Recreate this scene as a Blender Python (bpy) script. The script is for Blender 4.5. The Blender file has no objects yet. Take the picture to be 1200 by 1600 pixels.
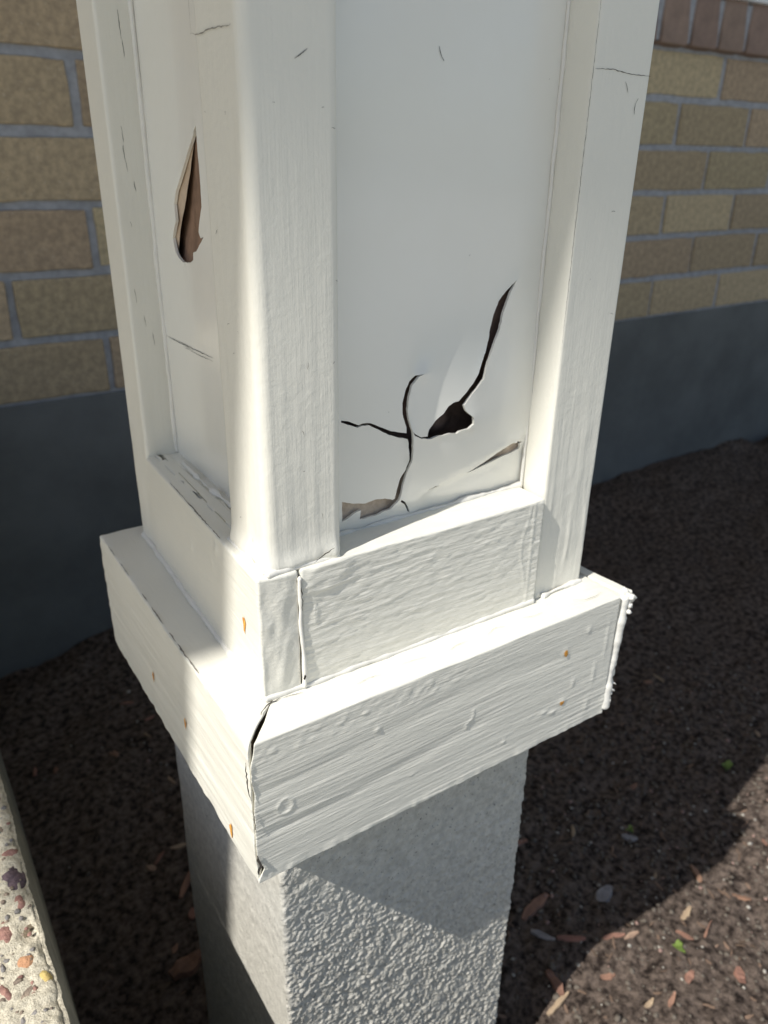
import bpy, math, random
import numpy as np
from mathutils import Vector
from mathutils.geometry import delaunay_2d_cdt

S = 0.25                      # one layout unit = plinth width = 0.25 m
R = math.radians
C = bpy.context.scene.collection
sc = bpy.context.scene

# ---------------------------------------------------------------- camera
cam_d = bpy.data.cameras.new('camera'); cam = bpy.data.objects.new('camera', cam_d); C.objects.link(cam)
sc.camera = cam
CAM = (-0.3943, -1.0077, 0.9498); YAW = 0.588; PITCH = 0.436; ROLL = 0.0186; FPX = 1214.3
fw = Vector((math.sin(YAW)*math.cos(PITCH), math.cos(YAW)*math.cos(PITCH), -math.sin(PITCH)))
rt = Vector((math.cos(YAW), -math.sin(YAW), 0)); up = rt.cross(fw)
r2 = rt*math.cos(ROLL) + up*math.sin(ROLL); u2 = -rt*math.sin(ROLL) + up*math.cos(ROLL)
from mathutils import Matrix
m = Matrix((r2, u2, -fw)).transposed().to_4x4(); m.translation = Vector(CAM)*S
cam.matrix_world = m
cam_d.sensor_fit = 'VERTICAL'; cam_d.sensor_height = 36.0; cam_d.lens = FPX/1600*36
cam_d.clip_start = 0.01; cam_d.clip_end = 2000
cam_d.dof.use_dof = True; cam_d.dof.focus_distance = 1.38*S; cam_d.dof.aperture_fstop = 13

# ---------------------------------------------------------------- sky, sun, exposure
SUN = Vector((1.0, 0.19, -1.2)).normalized()      # direction the light travels
w = bpy.data.worlds.new('World'); sc.world = w; w.use_nodes = True
nt = w.node_tree; bg = nt.nodes['Background']
sky = nt.nodes.new('ShaderNodeTexSky'); sky.sky_type = 'NISHITA'; sky.sun_disc = False
sky.sun_elevation = math.asin(-SUN.z); sky.sun_rotation = math.atan2(-SUN.x, -SUN.y)
sky.air_density = 1.0; sky.dust_density = 1.0; sky.ozone_density = 1.0
nt.links.new(sky.outputs[0], bg.inputs[0]); bg.inputs[1].default_value = 0.095
sd = bpy.data.lights.new('sun', 'SUN'); sd.energy = 4.9; sd.angle = R(0.53); sd.color = (1.0, 0.965, 0.90)
so = bpy.data.objects.new('sun', sd); C.objects.link(so)
so.rotation_euler = SUN.to_track_quat('-Z', 'Y').to_euler(); so.location = (-2, -1, 4)
sc.view_settings.view_transform = 'Standard'; sc.view_settings.look = 'None'
sc.view_settings.exposure = 0.07; sc.view_settings.gamma = 1.0; sc.view_settings.use_curve_mapping = False
sc.cycles.max_bounces = 8; sc.cycles.diffuse_bounces = 5

# ---------------------------------------------------------------- noise
def _h(ix, iy, iz, seed):
    n = (ix*374761393 + iy*668265263 + iz*2147483647 % 1274126177 + iz*97531 + seed*1442695041) & 0xffffffff
    n = ((n ^ (n >> 13))*1274126177) & 0xffffffff
    n = ((n ^ (n >> 16))*2246822519) & 0xffffffff
    return ((n ^ (n >> 15)) & 0xffffff)/float(0xffffff)
def vn(p, seed=0):
    p = np.asarray(p, float); i = np.floor(p).astype(np.int64); f = p - i; f = f*f*f*(f*(f*6-15)+10)
    r = 0
    for a in (0, 1):
        for b in (0, 1):
            for c in (0, 1):
                wgt = (f[:, 0] if a else 1-f[:, 0])*(f[:, 1] if b else 1-f[:, 1])*(f[:, 2] if c else 1-f[:, 2])
                r = r + wgt*_h(i[:, 0]+a, i[:, 1]+b, i[:, 2]+c, seed)
    return r*2-1
def fbm(p, sx=1, sy=1, sz=1, o=3, seed=0, g=.5):
    p = np.asarray(p, float)*np.array([sx, sy, sz]); r = 0; a = 1
    for k in range(o):
        r = r + a*vn(p*(2.03**k) + 17.3*k, seed+k); a *= g
    return r

# ---------------------------------------------------------------- object helpers
def tag(o, label=None, cat=None, group=None, kind=None):
    for k, v in (('label', label), ('category', cat), ('group', group), ('kind', kind)):
        if v: o[k] = v
    return o
def thing(name, label, cat, loc=(0, 0, 0), group=None):
    o = bpy.data.objects.new(name, None); C.objects.link(o); o.empty_display_size = .02
    o.location = Vector(loc)*S
    o['loc_u'] = list(map(float, loc))
    return tag(o, label, cat, group)
def mobj(name, verts, faces, mat, parent=None, smooth=True, origin=None):
    """verts in layout units, world placed; object origin = parent origin or given origin"""
    me = bpy.data.meshes.new(name)
    org = np.array(parent['loc_u'] if (parent is not None and origin is None) else (origin or (0, 0, 0)), float)
    v = (np.asarray(verts, float) - org)*S
    me.from_pydata(v.tolist(), [], [tuple(map(int, f)) for f in faces] if not isinstance(faces, np.ndarray) else faces.tolist())
    me.update()
    if smooth: me.polygons.foreach_set('use_smooth', np.ones(len(me.polygons), bool))
    o = bpy.data.objects.new(name, me); C.objects.link(o)
    for mm in (mat if isinstance(mat, (list, tuple)) else [mat]): me.materials.append(mm)
    if parent is not None: o.parent = parent; o['loc_u'] = list(map(float, org))
    elif origin is not None: o.location = Vector(origin)*S
    return o
def ticks(lo, hi, r, step, upto=None, coarse=.6):
    a = [0, .12, .3, .55, .8, 1.0] if r > 0 else [0]
    e0 = [lo + r*t for t in a]; e1 = [hi - r*t for t in a][::-1]
    i0, i1 = lo+r, hi-r
    if upto is not None and upto < i1:
        n = max(1, int(round((upto-i0)/step))); mid = list(np.linspace(i0, upto, n+1))[1:]
        n = max(1, int(round((i1-upto)/coarse))); mid += list(np.linspace(upto, i1, n+1))[1:-1]
    else:
        n = max(1, int(round((i1-i0)/step))); mid = list(np.linspace(i0, i1, n+1))[1:-1]
    return np.array(e0 + mid + e1)
def rbox(lo, hi, r=.006, step=(.05, .05, .05), disp=None, warp=None, uptoz=None):
    lo = np.array(lo, float); hi = np.array(hi, float)
    r = min(r, *( (hi-lo)*.45))
    tk = [ticks(lo[k], hi[k], r, step[k], uptoz if k == 2 else None) for k in range(3)]
    n = [len(t) for t in tk]
    idx = -np.ones(n, int)
    on = np.zeros(n, bool)
    on[0], on[-1] = True, True; on[:, 0], on[:, -1] = True, True; on[:, :, 0], on[:, :, -1] = True, True
    ii = np.argwhere(on); idx[on] = np.arange(len(ii))
    p = np.stack([tk[k][ii[:, k]] for k in range(3)], 1)
    inner = np.clip(p, lo+r, hi-r); d = p-inner
    L = np.linalg.norm(d, axis=1); L[L == 0] = 1
    nn = d/L[:, None]
    # faces' normals where d is zero length can't happen for r>0
    q = inner + nn*r if r > 0 else p
    F = []
    for ax in range(3):
        b, c = [k for k in range(3) if k != ax]
        for side in (0, n[ax]-1):
            sl = [slice(None)]*3; sl[ax] = side
            g = idx[tuple(sl)]
            f = np.stack([g[:-1, :-1], g[1:, :-1], g[1:, 1:], g[:-1, 1:]], -1).reshape(-1, 4)
            flip = (side == 0) ^ (ax == 1)
            F.append(f[:, ::-1] if flip else f)
    F = np.concatenate(F)
    if disp is not None: q = q + nn*disp(q, nn)[:, None]
    if warp is not None: q = warp(q)
    return q, F
def box(name, lo, hi, mat, parent, r=.006, step=(.05, .05, .05), disp=None, warp=None, uptoz=None, smooth=True, raw=None):
    v, f = rbox(lo, hi, r, step, disp, warp, uptoz)
    o = mobj(name, v, f, mat, parent, smooth)
    if raw:                     # (axis, material): unpainted sawn end, coloured near-black for gap shade, on the low side of that axis
        v0, _ = rbox(lo, hi, r, step, None, None, uptoz)
        ot = 1-raw[0]; deep = (v0[f][:, :, ot].min(1) > lo[ot]+.0055) & (v0[f][:, :, 2].max(1) < hi[2]-.003)
        o.data.materials.append(raw[1]); k = ((v0[f][:, :, raw[0]].max(1) < lo[raw[0]]+r*.7) & deep).astype(np.int32)
        o.data.polygons.foreach_set('material_index', k)
    return o
def tube(pts, rad, sides=6, jit=0, rnd=None, caps=True):
    pts = [Vector(p) for p in pts]; V = []; F = []
    n = len(pts); rad = rad if isinstance(rad, (list, tuple)) else [rad]*n
    ref = Vector((0, 0, 1))
    for i, p in enumerate(pts):
        t = (pts[min(i+1, n-1)]-pts[max(i-1, 0)]).normalized()
        a = t.cross(ref)
        if a.length < .1: a = t.cross(Vector((1, 0, 0)))
        a.normalize(); b = t.cross(a)
        for k in range(sides):
            an = 2*math.pi*k/sides; rr = rad[i]*(1+(rnd.uniform(-jit, jit) if jit else 0))
            V.append(tuple(p + a*math.cos(an)*rr + b*math.sin(an)*rr))
    for i in range(n-1):
        for k in range(sides):
            F.append((i*sides+k, i*sides+(k+1) % sides, (i+1)*sides+(k+1) % sides, (i+1)*sides+k))
    if caps: F.append(tuple(range(sides))[::-1]); F.append(tuple((n-1)*sides+k for k in range(sides)))
    return V, F
def join(parts):
    V = []; F = []
    for v, f in parts:
        o = len(V); V.extend([tuple(x) for x in v]); F.extend([tuple(int(k)+o for k in q) for q in f])
    return V, F

# ---------------------------------------------------------------- materials
def mat(name, col, rough=.6, spec=.5, var=0.0, vscale=60, vcol=None, bumps=(), rnd=0.0, coat=0, stretch=(1, 1, 1), vdet=5, spk=None, gen=None):
    """bumps: list of (scale xyz, strength distance m, detail, lo?)"""
    m = bpy.data.materials.new(name); m.use_nodes = True; n = m.node_tree.nodes; l = m.node_tree.links
    b = n['Principled BSDF']; b.inputs['Roughness'].default_value = rough
    b.inputs['Specular IOR Level'].default_value = spec
    if coat: b.inputs['Coat Weight'].default_value = coat; b.inputs['Coat Roughness'].default_value = .12
    tc = n.new('ShaderNodeTexCoord'); src = tc.outputs['Object']
    def noise(scale, detail=5, st=(1, 1, 1), off=(0, 0, 0), dist=0):
        mp = n.new('ShaderNodeMapping'); mp.inputs['Scale'].default_value = st; mp.inputs['Location'].default_value = off
        l.new(src, mp.inputs[0]); t = n.new('ShaderNodeTexNoise'); t.inputs['Scale'].default_value = scale
        t.inputs['Detail'].default_value = detail; t.inputs['Roughness'].default_value = .6; t.inputs['Distortion'].default_value = dist
        l.new(mp.outputs[0], t.inputs['Vector']); return t.outputs['Fac']
    col4 = (*col, 1)
    base = None
    if var or vcol:
        rp = n.new('ShaderNodeValToRGB')
        c1 = vcol if vcol else tuple(c*(1-var) for c in col)
        rp.color_ramp.elements[0].position = .36; rp.color_ramp.elements[1].position = .64
        rp.color_ramp.elements[0].color = (*c1, 1); rp.color_ramp.elements[1].color = col4
        l.new(noise(vscale, vdet, stretch), rp.inputs[0]); base = rp.outputs[0]
    else:
        rgb = n.new('ShaderNodeRGB'); rgb.outputs[0].default_value = col4; base = rgb.outputs[0]
    for (sc_, thr, c2, st) in (spk or ()):
        mx = n.new('ShaderNodeMix'); mx.data_type = 'RGBA'
        cr = n.new('ShaderNodeValToRGB'); cr.color_ramp.elements[0].position = thr; cr.color_ramp.elements[1].position = thr+.06
        l.new(noise(sc_, 3, st, (3.1, 1.7, 5.3)), cr.inputs[0]); l.new(cr.outputs[0], mx.inputs[0])
        l.new(base, mx.inputs[6]); mx.inputs[7].default_value = (*c2, 1); base = mx.outputs[2]
    if rnd:
        oi = n.new('ShaderNodeObjectInfo'); hs = n.new('ShaderNodeHueSaturation')
        mr = n.new('ShaderNodeMapRange'); mr.inputs[3].default_value = 1-rnd; mr.inputs[4].default_value = 1+rnd
        l.new(oi.outputs['Random'], mr.inputs[0]); l.new(mr.outputs[0], hs.inputs['Value'])
        mr2 = n.new('ShaderNodeMapRange'); mr2.inputs[3].default_value = .5-.012; mr2.inputs[4].default_value = .5+.012
        ml = n.new('ShaderNodeMath'); ml.operation = 'FRACT'; m3 = n.new('ShaderNodeMath'); m3.operation = 'MULTIPLY'; m3.inputs[1].default_value = 7.13
        l.new(oi.outputs['Random'], m3.inputs[0]); l.new(m3.outputs[0], ml.inputs[0]); l.new(ml.outputs[0], mr2.inputs[0]); l.new(mr2.outputs[0], hs.inputs['Hue'])
        l.new(base, hs.inputs['Color']); base = hs.outputs[0]
    l.new(base, b.inputs['Base Color'])
    prev = None
    for i, (st, scale, dist, det) in enumerate(bumps):
        bp = n.new('ShaderNodeBump'); bp.inputs['Strength'].default_value = 1; bp.inputs['Distance'].default_value = dist
        l.new(noise(scale, det, st, (i*3.7, i*1.3, i*2.1), .3), bp.inputs['Height'])
        if prev: l.new(prev, bp.inputs['Normal'])
        prev = bp.outputs[0]
    if prev: l.new(prev, b.inputs['Normal'])
    return m
WHITE = (.79, .77, .69)
paint_v = mat('paint_brushed_upright', WHITE, .42, .45, var=.03, vscale=14, bumps=[((1, 1, .045), 620, .00018, 5), ((1, 1, 1), 260, .00022, 4)])
paint_h = mat('paint_brushed_level', WHITE, .42, .45, var=.03, vscale=14, bumps=[((.06, .5, 1), 620, .00050, 5), ((.3, 1, 1), 240, .00030, 4)])
paint_left = mat('paint_brushed_depthwise', WHITE, .42, .45, var=.04, vscale=14, bumps=[((.5, .06, 1), 620, .00032, 5), ((1, .4, 1), 240, .0002, 4)])
paint_s = mat('paint_smooth', (.84, .835, .785), .22, .7, vcol=(.81, .795, .73), vscale=7, coat=.5, bumps=[((1, 1, .1), 300, .00003, 3), ((1, 1, 1), 60, .00006, 3)])
caulk_m = mat('caulk', (.80, .78, .725), .45, .45, var=.05, vscale=60, bumps=[((1, 1, 1), 300, .0001, 3)])
backing_m = mat('bare_hardboard', (.20, .14, .115), .85, .2, var=.45, vscale=90, bumps=[((1, 1, .4), 700, .0002, 5)])
backing_left_m = mat('bare_hardboard_pale', (.30, .19, .13), .85, .2, var=.35, vscale=90, bumps=[((1, 1, .4), 700, .0002, 5)])
paper_m = mat('torn_fibre_paper', (.58, .49, .40), .9, .1, vcol=(.40, .32, .25), vscale=120, bumps=[((1, 1, 1), 500, .0003, 5)])
flap_m = mat('curled_paint_underside', (.60, .48, .36), .8, .2, vcol=(.47, .36, .27), vscale=50, bumps=[((1, 1, .3), 400, .0001, 4)])
crack_m = mat('crack_gap_dark', (.055, .05, .045), .9, .1)
crack_soft_m = mat('hairline_grime', (.22, .205, .18), .9, .1)
edge_chip_m = mat('chipped_edge', (.16, .145, .125), .9, .1, vcol=(.34, .31, .27), vscale=300)
gap_lumber_m = mat('lumber_gap_dark', (.06, .045, .03), .9, .1)  # lumber darkened to stand in for shade inside the mitre gap
rust_m = mat('rust_stain', (.78, .42, .09), .8, .2, vcol=(.50, .19, .03), vscale=700)
pier_m = mat('rough_cast_concrete', (.68, .655, .585), .9, .2, vcol=(.53, .51, .455), vscale=160, bumps=[((1, 1, 1), 1100, .0007, 4), ((1, 1, 1), 420, .0006, 3)], spk=[(500, .64, (.17, .16, .145), (1, 1, 1)), (700, .68, (.50, .44, .34), (1, 1, 1))])
found_m = mat('painted_foundation', (.165, .172, .168), .8, .25, var=.28, vscale=7, bumps=[((1, 1, 1), 300, .0002, 4)])
mortar_m = mat('grey_mortar', (.43, .44, .47), .9, .2, var=.25, vscale=80, bumps=[((1, 1, 1), 500, .0004, 4)])
brick_m = mat('buff_brick', (.54, .425, .275), .85, .2, vcol=(.37, .295, .20), vscale=100, rnd=.15, bumps=[((1, 1, 1), 500, .0006, 5), ((1, 1, 1), 90, .0008, 4)], spk=[(260, .63, (.60, .50, .36), (1, 1, 1)), (330, .66, (.17, .13, .095), (1, 1, 1))])
sillbrick_m = mat('brown_red_brick', (.33, .235, .19), .85, .2, vcol=(.24, .175, .145), vscale=30, rnd=.12, bumps=[((1, 1, 1), 400, .0006, 5)], spk=[(220, .66, (.36, .27, .21), (1, 1, 1))])
soil_m = mat('dark_bed_soil', (.200, .156, .130), .95, .05, vcol=(.030, .023, .020), vscale=120, bumps=[((1, 1, 1), 260, .0034, 6), ((1, 1, 1), 1100, .0009, 3)], spk=[(420, .70, (.30, .25, .215), (1, 1, 1))])
slab_m = mat('weathered_concrete', (.76, .70, .56), .95, .12, vcol=(.50, .455, .36), vscale=330, bumps=[((1, 1, 1), 900, .0013, 5), ((1, 1, 1), 260, .0010, 4)], spk=[(600, .64, (.62, .58, .48), (1, 1, 1)), (420, .68, (.17, .15, .13), (1, 1, 1))])
slabside_m = mat('shaded_side_concrete', (.24, .23, .19), .9, .2, var=.3, vscale=60, bumps=[((1, 1, 1), 500, .0004, 4)])
bounce_m = mat('pale_bounce_paving', (.53, .52, .48), .95, .2, var=.2, vscale=12)
grass_m = mat('lawn', (.06, .085, .03), .95, .2, var=.4, vscale=20)

TA = [(0.7012, 0.72), (0.6837, 0.6913), (0.6684, 0.6574), (0.6606, 0.6291), (0.6491, 0.6095), (0.6372, 0.5857), (0.625, 0.5621), (0.616, 0.5358), (0.601, 0.5231), (0.5808, 0.5049), (0.5655, 0.49), (0.571, 0.4779), (0.5917, 0.4605), (0.5943, 0.4462), (0.5817, 0.4379), (0.559, 0.4358), (0.5539, 0.4321), (0.5369, 0.4353), (0.5213, 0.4334), (0.5083, 0.4343), (0.4911, 0.4314), (0.4666, 0.4361), (0.4494, 0.4461), (0.4442, 0.4548), (0.4515, 0.4486), (0.4662, 0.4393), (0.4817, 0.438), (0.4841, 0.4517), (0.4974, 0.4677), (0.5165, 0.4803), (0.5277, 0.4939), (0.5391, 0.4995), (0.5526, 0.5008), (0.5662, 0.5116), (0.5891, 0.5315), (0.6027, 0.5484), (0.6101, 0.5643), (0.6224, 0.5877), (0.6315, 0.6115), (0.6356, 0.6318), (0.6442, 0.6576), (0.6569, 0.6832), (0.6745, 0.7002)]
TB = [(0.4716, 0.5657), (0.4588, 0.5598), (0.4463, 0.5433), (0.4404, 0.5235), (0.4368, 0.4989), (0.4386, 0.4774), (0.4444, 0.4504), (0.448, 0.4182), (0.4476, 0.3903), (0.4422, 0.3722), (0.4372, 0.3492), (0.4324, 0.3211), (0.4284, 0.3074), (0.4191, 0.2972), (0.412, 0.2891), (0.3968, 0.2876), (0.3795, 0.282), (0.367, 0.2826), (0.3497, 0.2809), (0.3397, 0.2828), (0.3418, 0.3027), (0.3273, 0.299), (0.3081, 0.2886), (0.2993, 0.287), (0.2993, 0.3299), (0.3222, 0.3212), (0.3512, 0.3156), (0.3707, 0.3198), (0.3952, 0.3178), (0.4131, 0.3106), (0.418, 0.312), (0.4214, 0.3331), (0.4268, 0.356), (0.4374, 0.3731), (0.4422, 0.3959), (0.4382, 0.4287), (0.4351, 0.4405), (0.4199, 0.4439), (0.397, 0.453), (0.3744, 0.4673), (0.3564, 0.4779), (0.3409, 0.4783), (0.3319, 0.4762), (0.3119, 0.4846), (0.2986, 0.4908), (0.2987, 0.4949), (0.3141, 0.491), (0.3342, 0.4809), (0.343, 0.483), (0.3586, 0.4817), (0.3787, 0.4714), (0.4012, 0.4603), (0.4239, 0.4544), (0.433, 0.4527), (0.4333, 0.465), (0.4262, 0.4916), (0.4261, 0.5126), (0.4317, 0.5326), (0.4412, 0.5519), (0.453, 0.5628)]
TC = [(0.4331, 0.3073), (0.4445, 0.2989), (0.4564, 0.2814), (0.464, 0.266), (0.4554, 0.2741), (0.4451, 0.2914), (0.4313, 0.3033)]
TD = [(0.7612, 0.3708), (0.7539, 0.3662), (0.7574, 0.3528), (0.7385, 0.3467), (0.7062, 0.3435), (0.6743, 0.3405), (0.6436, 0.3348), (0.5935, 0.3261), (0.6074, 0.332), (0.6362, 0.3416), (0.66, 0.3489), (0.6839, 0.3586), (0.7152, 0.3669), (0.7373, 0.3737)]
TE = [(0.5004, 0.3125), (0.5185, 0.3176), (0.5351, 0.3164), (0.5192, 0.313)]
TF = [(0.4858, 0.9842), (0.4864, 0.9458), (0.4853, 0.9138), (0.4854, 0.8812), (0.488, 0.8478), (0.5072, 0.8166), (0.5133, 0.8009), (0.5056, 0.7907), (0.4899, 0.7943), (0.5076, 0.7817), (0.5346, 0.7634), (0.5511, 0.7594), (0.5545, 0.7454), (0.5737, 0.7376), (0.6161, 0.7328), (0.6425, 0.7403), (0.6546, 0.7486), (0.661, 0.7624), (0.6658, 0.7762), (0.6373, 0.8113), (0.6383, 0.8432), (0.622, 0.8665), (0.5784, 0.903), (0.5448, 0.933), (0.5058, 0.9656)]
TFD = [(0.491, 0.9773), (0.5309, 0.9127), (0.5809, 0.8421), (0.6167, 0.7991), (0.6456, 0.7448)]

# ================================================================ SETTING
BX = -.36                          # edge of the concrete step beside the bed
ZS = -1.98                         # bed soil
YW = 3.567                         # house wall
ZF = -.375                         # top of foundation
ZSLAB = -.60

def soil_h(x, y):
    p = np.stack([x, y, np.zeros_like(x)], 1)
    h = ZS + .035*fbm(p, 1.3, 1.3, 1, 3, 5) + .014*fbm(p, 9, 9, 1, 3, 9) + .006*fbm(p, 34, 34, 1, 2, 12)
    h += -.10*np.clip((1.2-x)/1.5, 0, 1) + .05*np.clip((x-3)/3, 0, 1)
    h += .05*np.exp(-((y-YW)/.5)**2)*(1+1.2*fbm(p, 2.2, 2.2, 1, 2, 31))
    return h
def grid_mesh(name, xs, ys, fn, m, kind='structure'):
    X, Y = np.meshgrid(xs, ys, indexing='ij'); x = X.ravel(); y = Y.ravel(); z = fn(x, y)
    nx, ny = len(xs), len(ys); g = np.arange(nx*ny).reshape(nx, ny)
    F = np.stack([g[:-1, :-1], g[1:, :-1], g[1:, 1:], g[:-1, 1:]], -1).reshape(-1, 4)
    o = mobj(name, np.stack([x, y, z], 1), F, m); o['kind'] = kind
    return o
xs = np.concatenate([np.arange(BX-.1, .9, .05), np.arange(.9, 3.6, .014), np.arange(3.6, 9.01, .06)])
ys = np.concatenate([np.arange(-2.2, -.6, .06), np.arange(-.6, 1.3, .014), np.arange(1.3, YW+.05, .045)])
grid_mesh('soil', xs, ys, soil_h, soil_m)
gx = np.array([-1600., -400, -60, -12, 9.0, 20, 60, 400, 1600]); 
gy = np.array([-1600., -400, -60, -12, -2.2, YW, 60, 400, 1600])
def gflat(x, y): return np.full_like(x, ZS-.42)
grid_mesh('ground', gx, gy, gflat, grass_m)
v, f = rbox((-40, -70, ZS-.5), (60, -1.1, ZS+.06), .02, (20, 20, 1)); o = mobj('bounce_paving', v, f, bounce_m); o['kind'] = 'structure'  # unseen pale paving added to bounce light onto the column front

# ---- concrete step beside the planting bed
step = thing('concrete_step', 'weathered exposed aggregate concrete step edge at the lower left of the planting bed', 'step', (-3, -1, ZS))
HOLE = (-.389, .367)
def slab_disp(q, n):
    top = (n[:, 2] > .5)
    near = np.exp(-(((q[:, 0]-HOLE[0])/.024)**2 + ((q[:, 1]-HOLE[1])/.034)**2)**2)
    d = .004*fbm(q, 14, 14, 14, 2, 3) + .0035*fbm(q, 70, 70, 70, 3, 4)
    d = np.where(top, d - .016*near + .004*near, d*.35)
    edge = np.exp(-((q[:, 0]-BX)/.014)**2)*top
    return d - edge*(.004+.006*np.abs(fbm(q, 3, 22, 3, 3, 8)))
def slab_warp(q):
    k = np.clip((ZSLAB-.02-q[:, 2])/1.4, 0, 1)*(q[:, 0] > BX-.1)
    q[:, 0] += .052*np.sqrt(k+1e-6)*(k > 0)
    q[:, 0] += .0045*fbm(q, .0, 6, .0, 2, 77)*(q[:, 0] > BX-.02)
    return q
def slab_mesh():
    v, f = rbox((-.75, -.5, ZS-.25), (BX, 1.5, ZSLAB), .012, (.0055, .0065, .12), slab_disp, slab_warp)
    return v, f
v, f = slab_mesh(); o = mobj('step_edge', v, f, [slab_m, slabside_m], step)
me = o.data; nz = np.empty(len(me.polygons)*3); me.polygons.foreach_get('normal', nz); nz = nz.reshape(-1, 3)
me.polygons.foreach_set('material_index', (nz[:, 2] < .35).astype(np.int32))  # step side coloured darker to stand in for its missing sun
v, f = rbox((-7, -4.5, ZS-.25), (BX-.39, 3.4, ZSLAB-.002), .012, (.5, .5, .5)); mobj('step_slab', v, f, slab_m, step)
v, f = rbox((-.745, -4.5, ZS-.25), (BX, -.502, ZSLAB-.001), .012, (.2, .2, .2)); mobj('step_edge', v, f, slab_m, step)
v, f = rbox((-.745, 1.502, ZS-.25), (BX, 3.4, ZSLAB-.001), .012, (.2, .2, .2)); mobj('step_edge', v, f, slab_m, step)
v, f = rbox((-7, 1.7, ZSLAB-.4), (BX-.02, YW+.01, -.12), .012, (.5, .5, .3)); sun_block = mobj('added_sun_blocker', v, f, slab_m); tag(sun_block, 'added unseen landing behind the step, against the house foundation', 'blocker')  # unseen block added to keep sunlight off the left foundation
def stone_mat(nm, c, c2): return mat(nm, c, .8, .3, vcol=c2, vscale=260, bumps=[((1, 1, 1), 700, .0012, 5)])
SC = dict(purple=stone_mat('stone_purple', (.17, .12, .135), (.08, .06, .075)), pink=stone_mat('stone_pink', (.42, .235, .19), (.26, .14, .12)),
          orange=stone_mat('stone_orange', (.62, .34, .19), (.47, .25, .14)), yellow=stone_mat('stone_yellow', (.66, .52, .20), (.55, .40, .15)),
          grey=stone_mat('stone_grey', (.31, .29, .275), (.19, .175, .17)), brown=stone_mat('stone_brown', (.34, .27, .21), (.2, .16, .13)),
          tan=stone_mat('stone_tan', (.215, .175, .12), (.17, .135, .095)))
def blob(c, rx, ry, rz, ang, seed, nl=7, nn_=12, amp=.16):
    V = []; F = []
    for i in range(nl+1):
        th = math.pi*i/nl
        for j in range(nn_):
            ph = 2*math.pi*j/nn_; V.append((math.sin(th)*math.cos(ph), math.sin(th)*math.sin(ph), math.cos(th)))
    V = np.array(V); s = 1 + amp*1.5*fbm(V*1.0+seed*3.17, 1.4, 1.4, 1.4, 2, seed)
    V = V*s[:, None]; ca, sa = math.cos(ang), math.sin(ang)
    x = V[:, 0]*rx; y = V[:, 1]*ry
    V = np.stack([c[0]+x*ca-y*sa, c[1]+x*sa+y*ca, c[2]+V[:, 2]*rz], 1)
    for i in range(nl):
        for j in range(nn_):
            F.append((i*nn_+j, (i+1)*nn_+j, (i+1)*nn_+(j+1) % nn_, i*nn_+(j+1) % nn_))
    return V, F
STONES = [('purple', -.394, .524, .026, .044, .1), ('pink', -.391, .446, .013, .027, .1), ('pink', -.435, .381, .017, .036, .15), ('orange', -.409, .289, .018, .018, 0),
          ('yellow', -.382, .232, .012, .018, .5), ('brown', -.418, .21, .028, .017, .7), ('pink', -.456, .239, .011, .028, .2), ('grey', -.415, .164, .012, .008, .3),
          ('grey', -.438, .162, .008, .012, 0), ('grey', -.423, .42, .006, .008, 0), ('pink', -.386, .603, .022, .014, -.3), ('grey', -.451, .297, .006, .011, 0),
          ('grey', -.452, .197, .006, .009, 0), ('brown', -.462, .33, .009, .012, .4), ('grey', -.404, .135, .01, .009, .2), ('pink', -.47, .14, .014, .02, .8),
          ('purple', -.45, .46, .014, .02, 1.0), ('brown', -.398, .69, .013, .019, .3), ('grey', -.43, .57, .012, .018, .9), ('pink', -.46, .62, .016, .02, 0),
          ('orange', -.49, .5, .016, .02, .4), ('grey', -.50, .36, .02, .014, .4), ('brown', -.49, .24, .014, .02, 1.4), ('purple', -.50, .1, .02, .018, .4),
          ('grey', -.42, .06, .016, .012, .4), ('pink', -.40, -.02, .02, .014, .4), ('tan', HOLE[0], HOLE[1], .021, .03, 0)]
for i, (cn, x, y, a, b, an) in enumerate(STONES):
    zc = ZSLAB-.0065 if cn != 'tan' else ZSLAB-.0165
    V, F = blob((x, y, zc), a, b, .0105 if cn != 'tan' else .006, an, i+1); mobj('stone', V, F, SC[cn], step)
rnd = random.Random(4)
for key in ('grey', 'pink', 'brown'):
    parts = []
    for k in range(150):
        x = rnd.uniform(-.66, BX-.012); y = rnd.uniform(-.3, 1.2); r_ = rnd.uniform(.0025, .0065)
        parts.append(blob((x, y, ZSLAB+.0005), r_, r_*rnd.uniform(.7, 1.4), r_*.55, rnd.uniform(0, 3), k+7, 4, 6, .25))
    V, F = join(parts); o = mobj('fine_aggregate', V, F, SC[key], step); o['kind'] = 'stuff'

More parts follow.
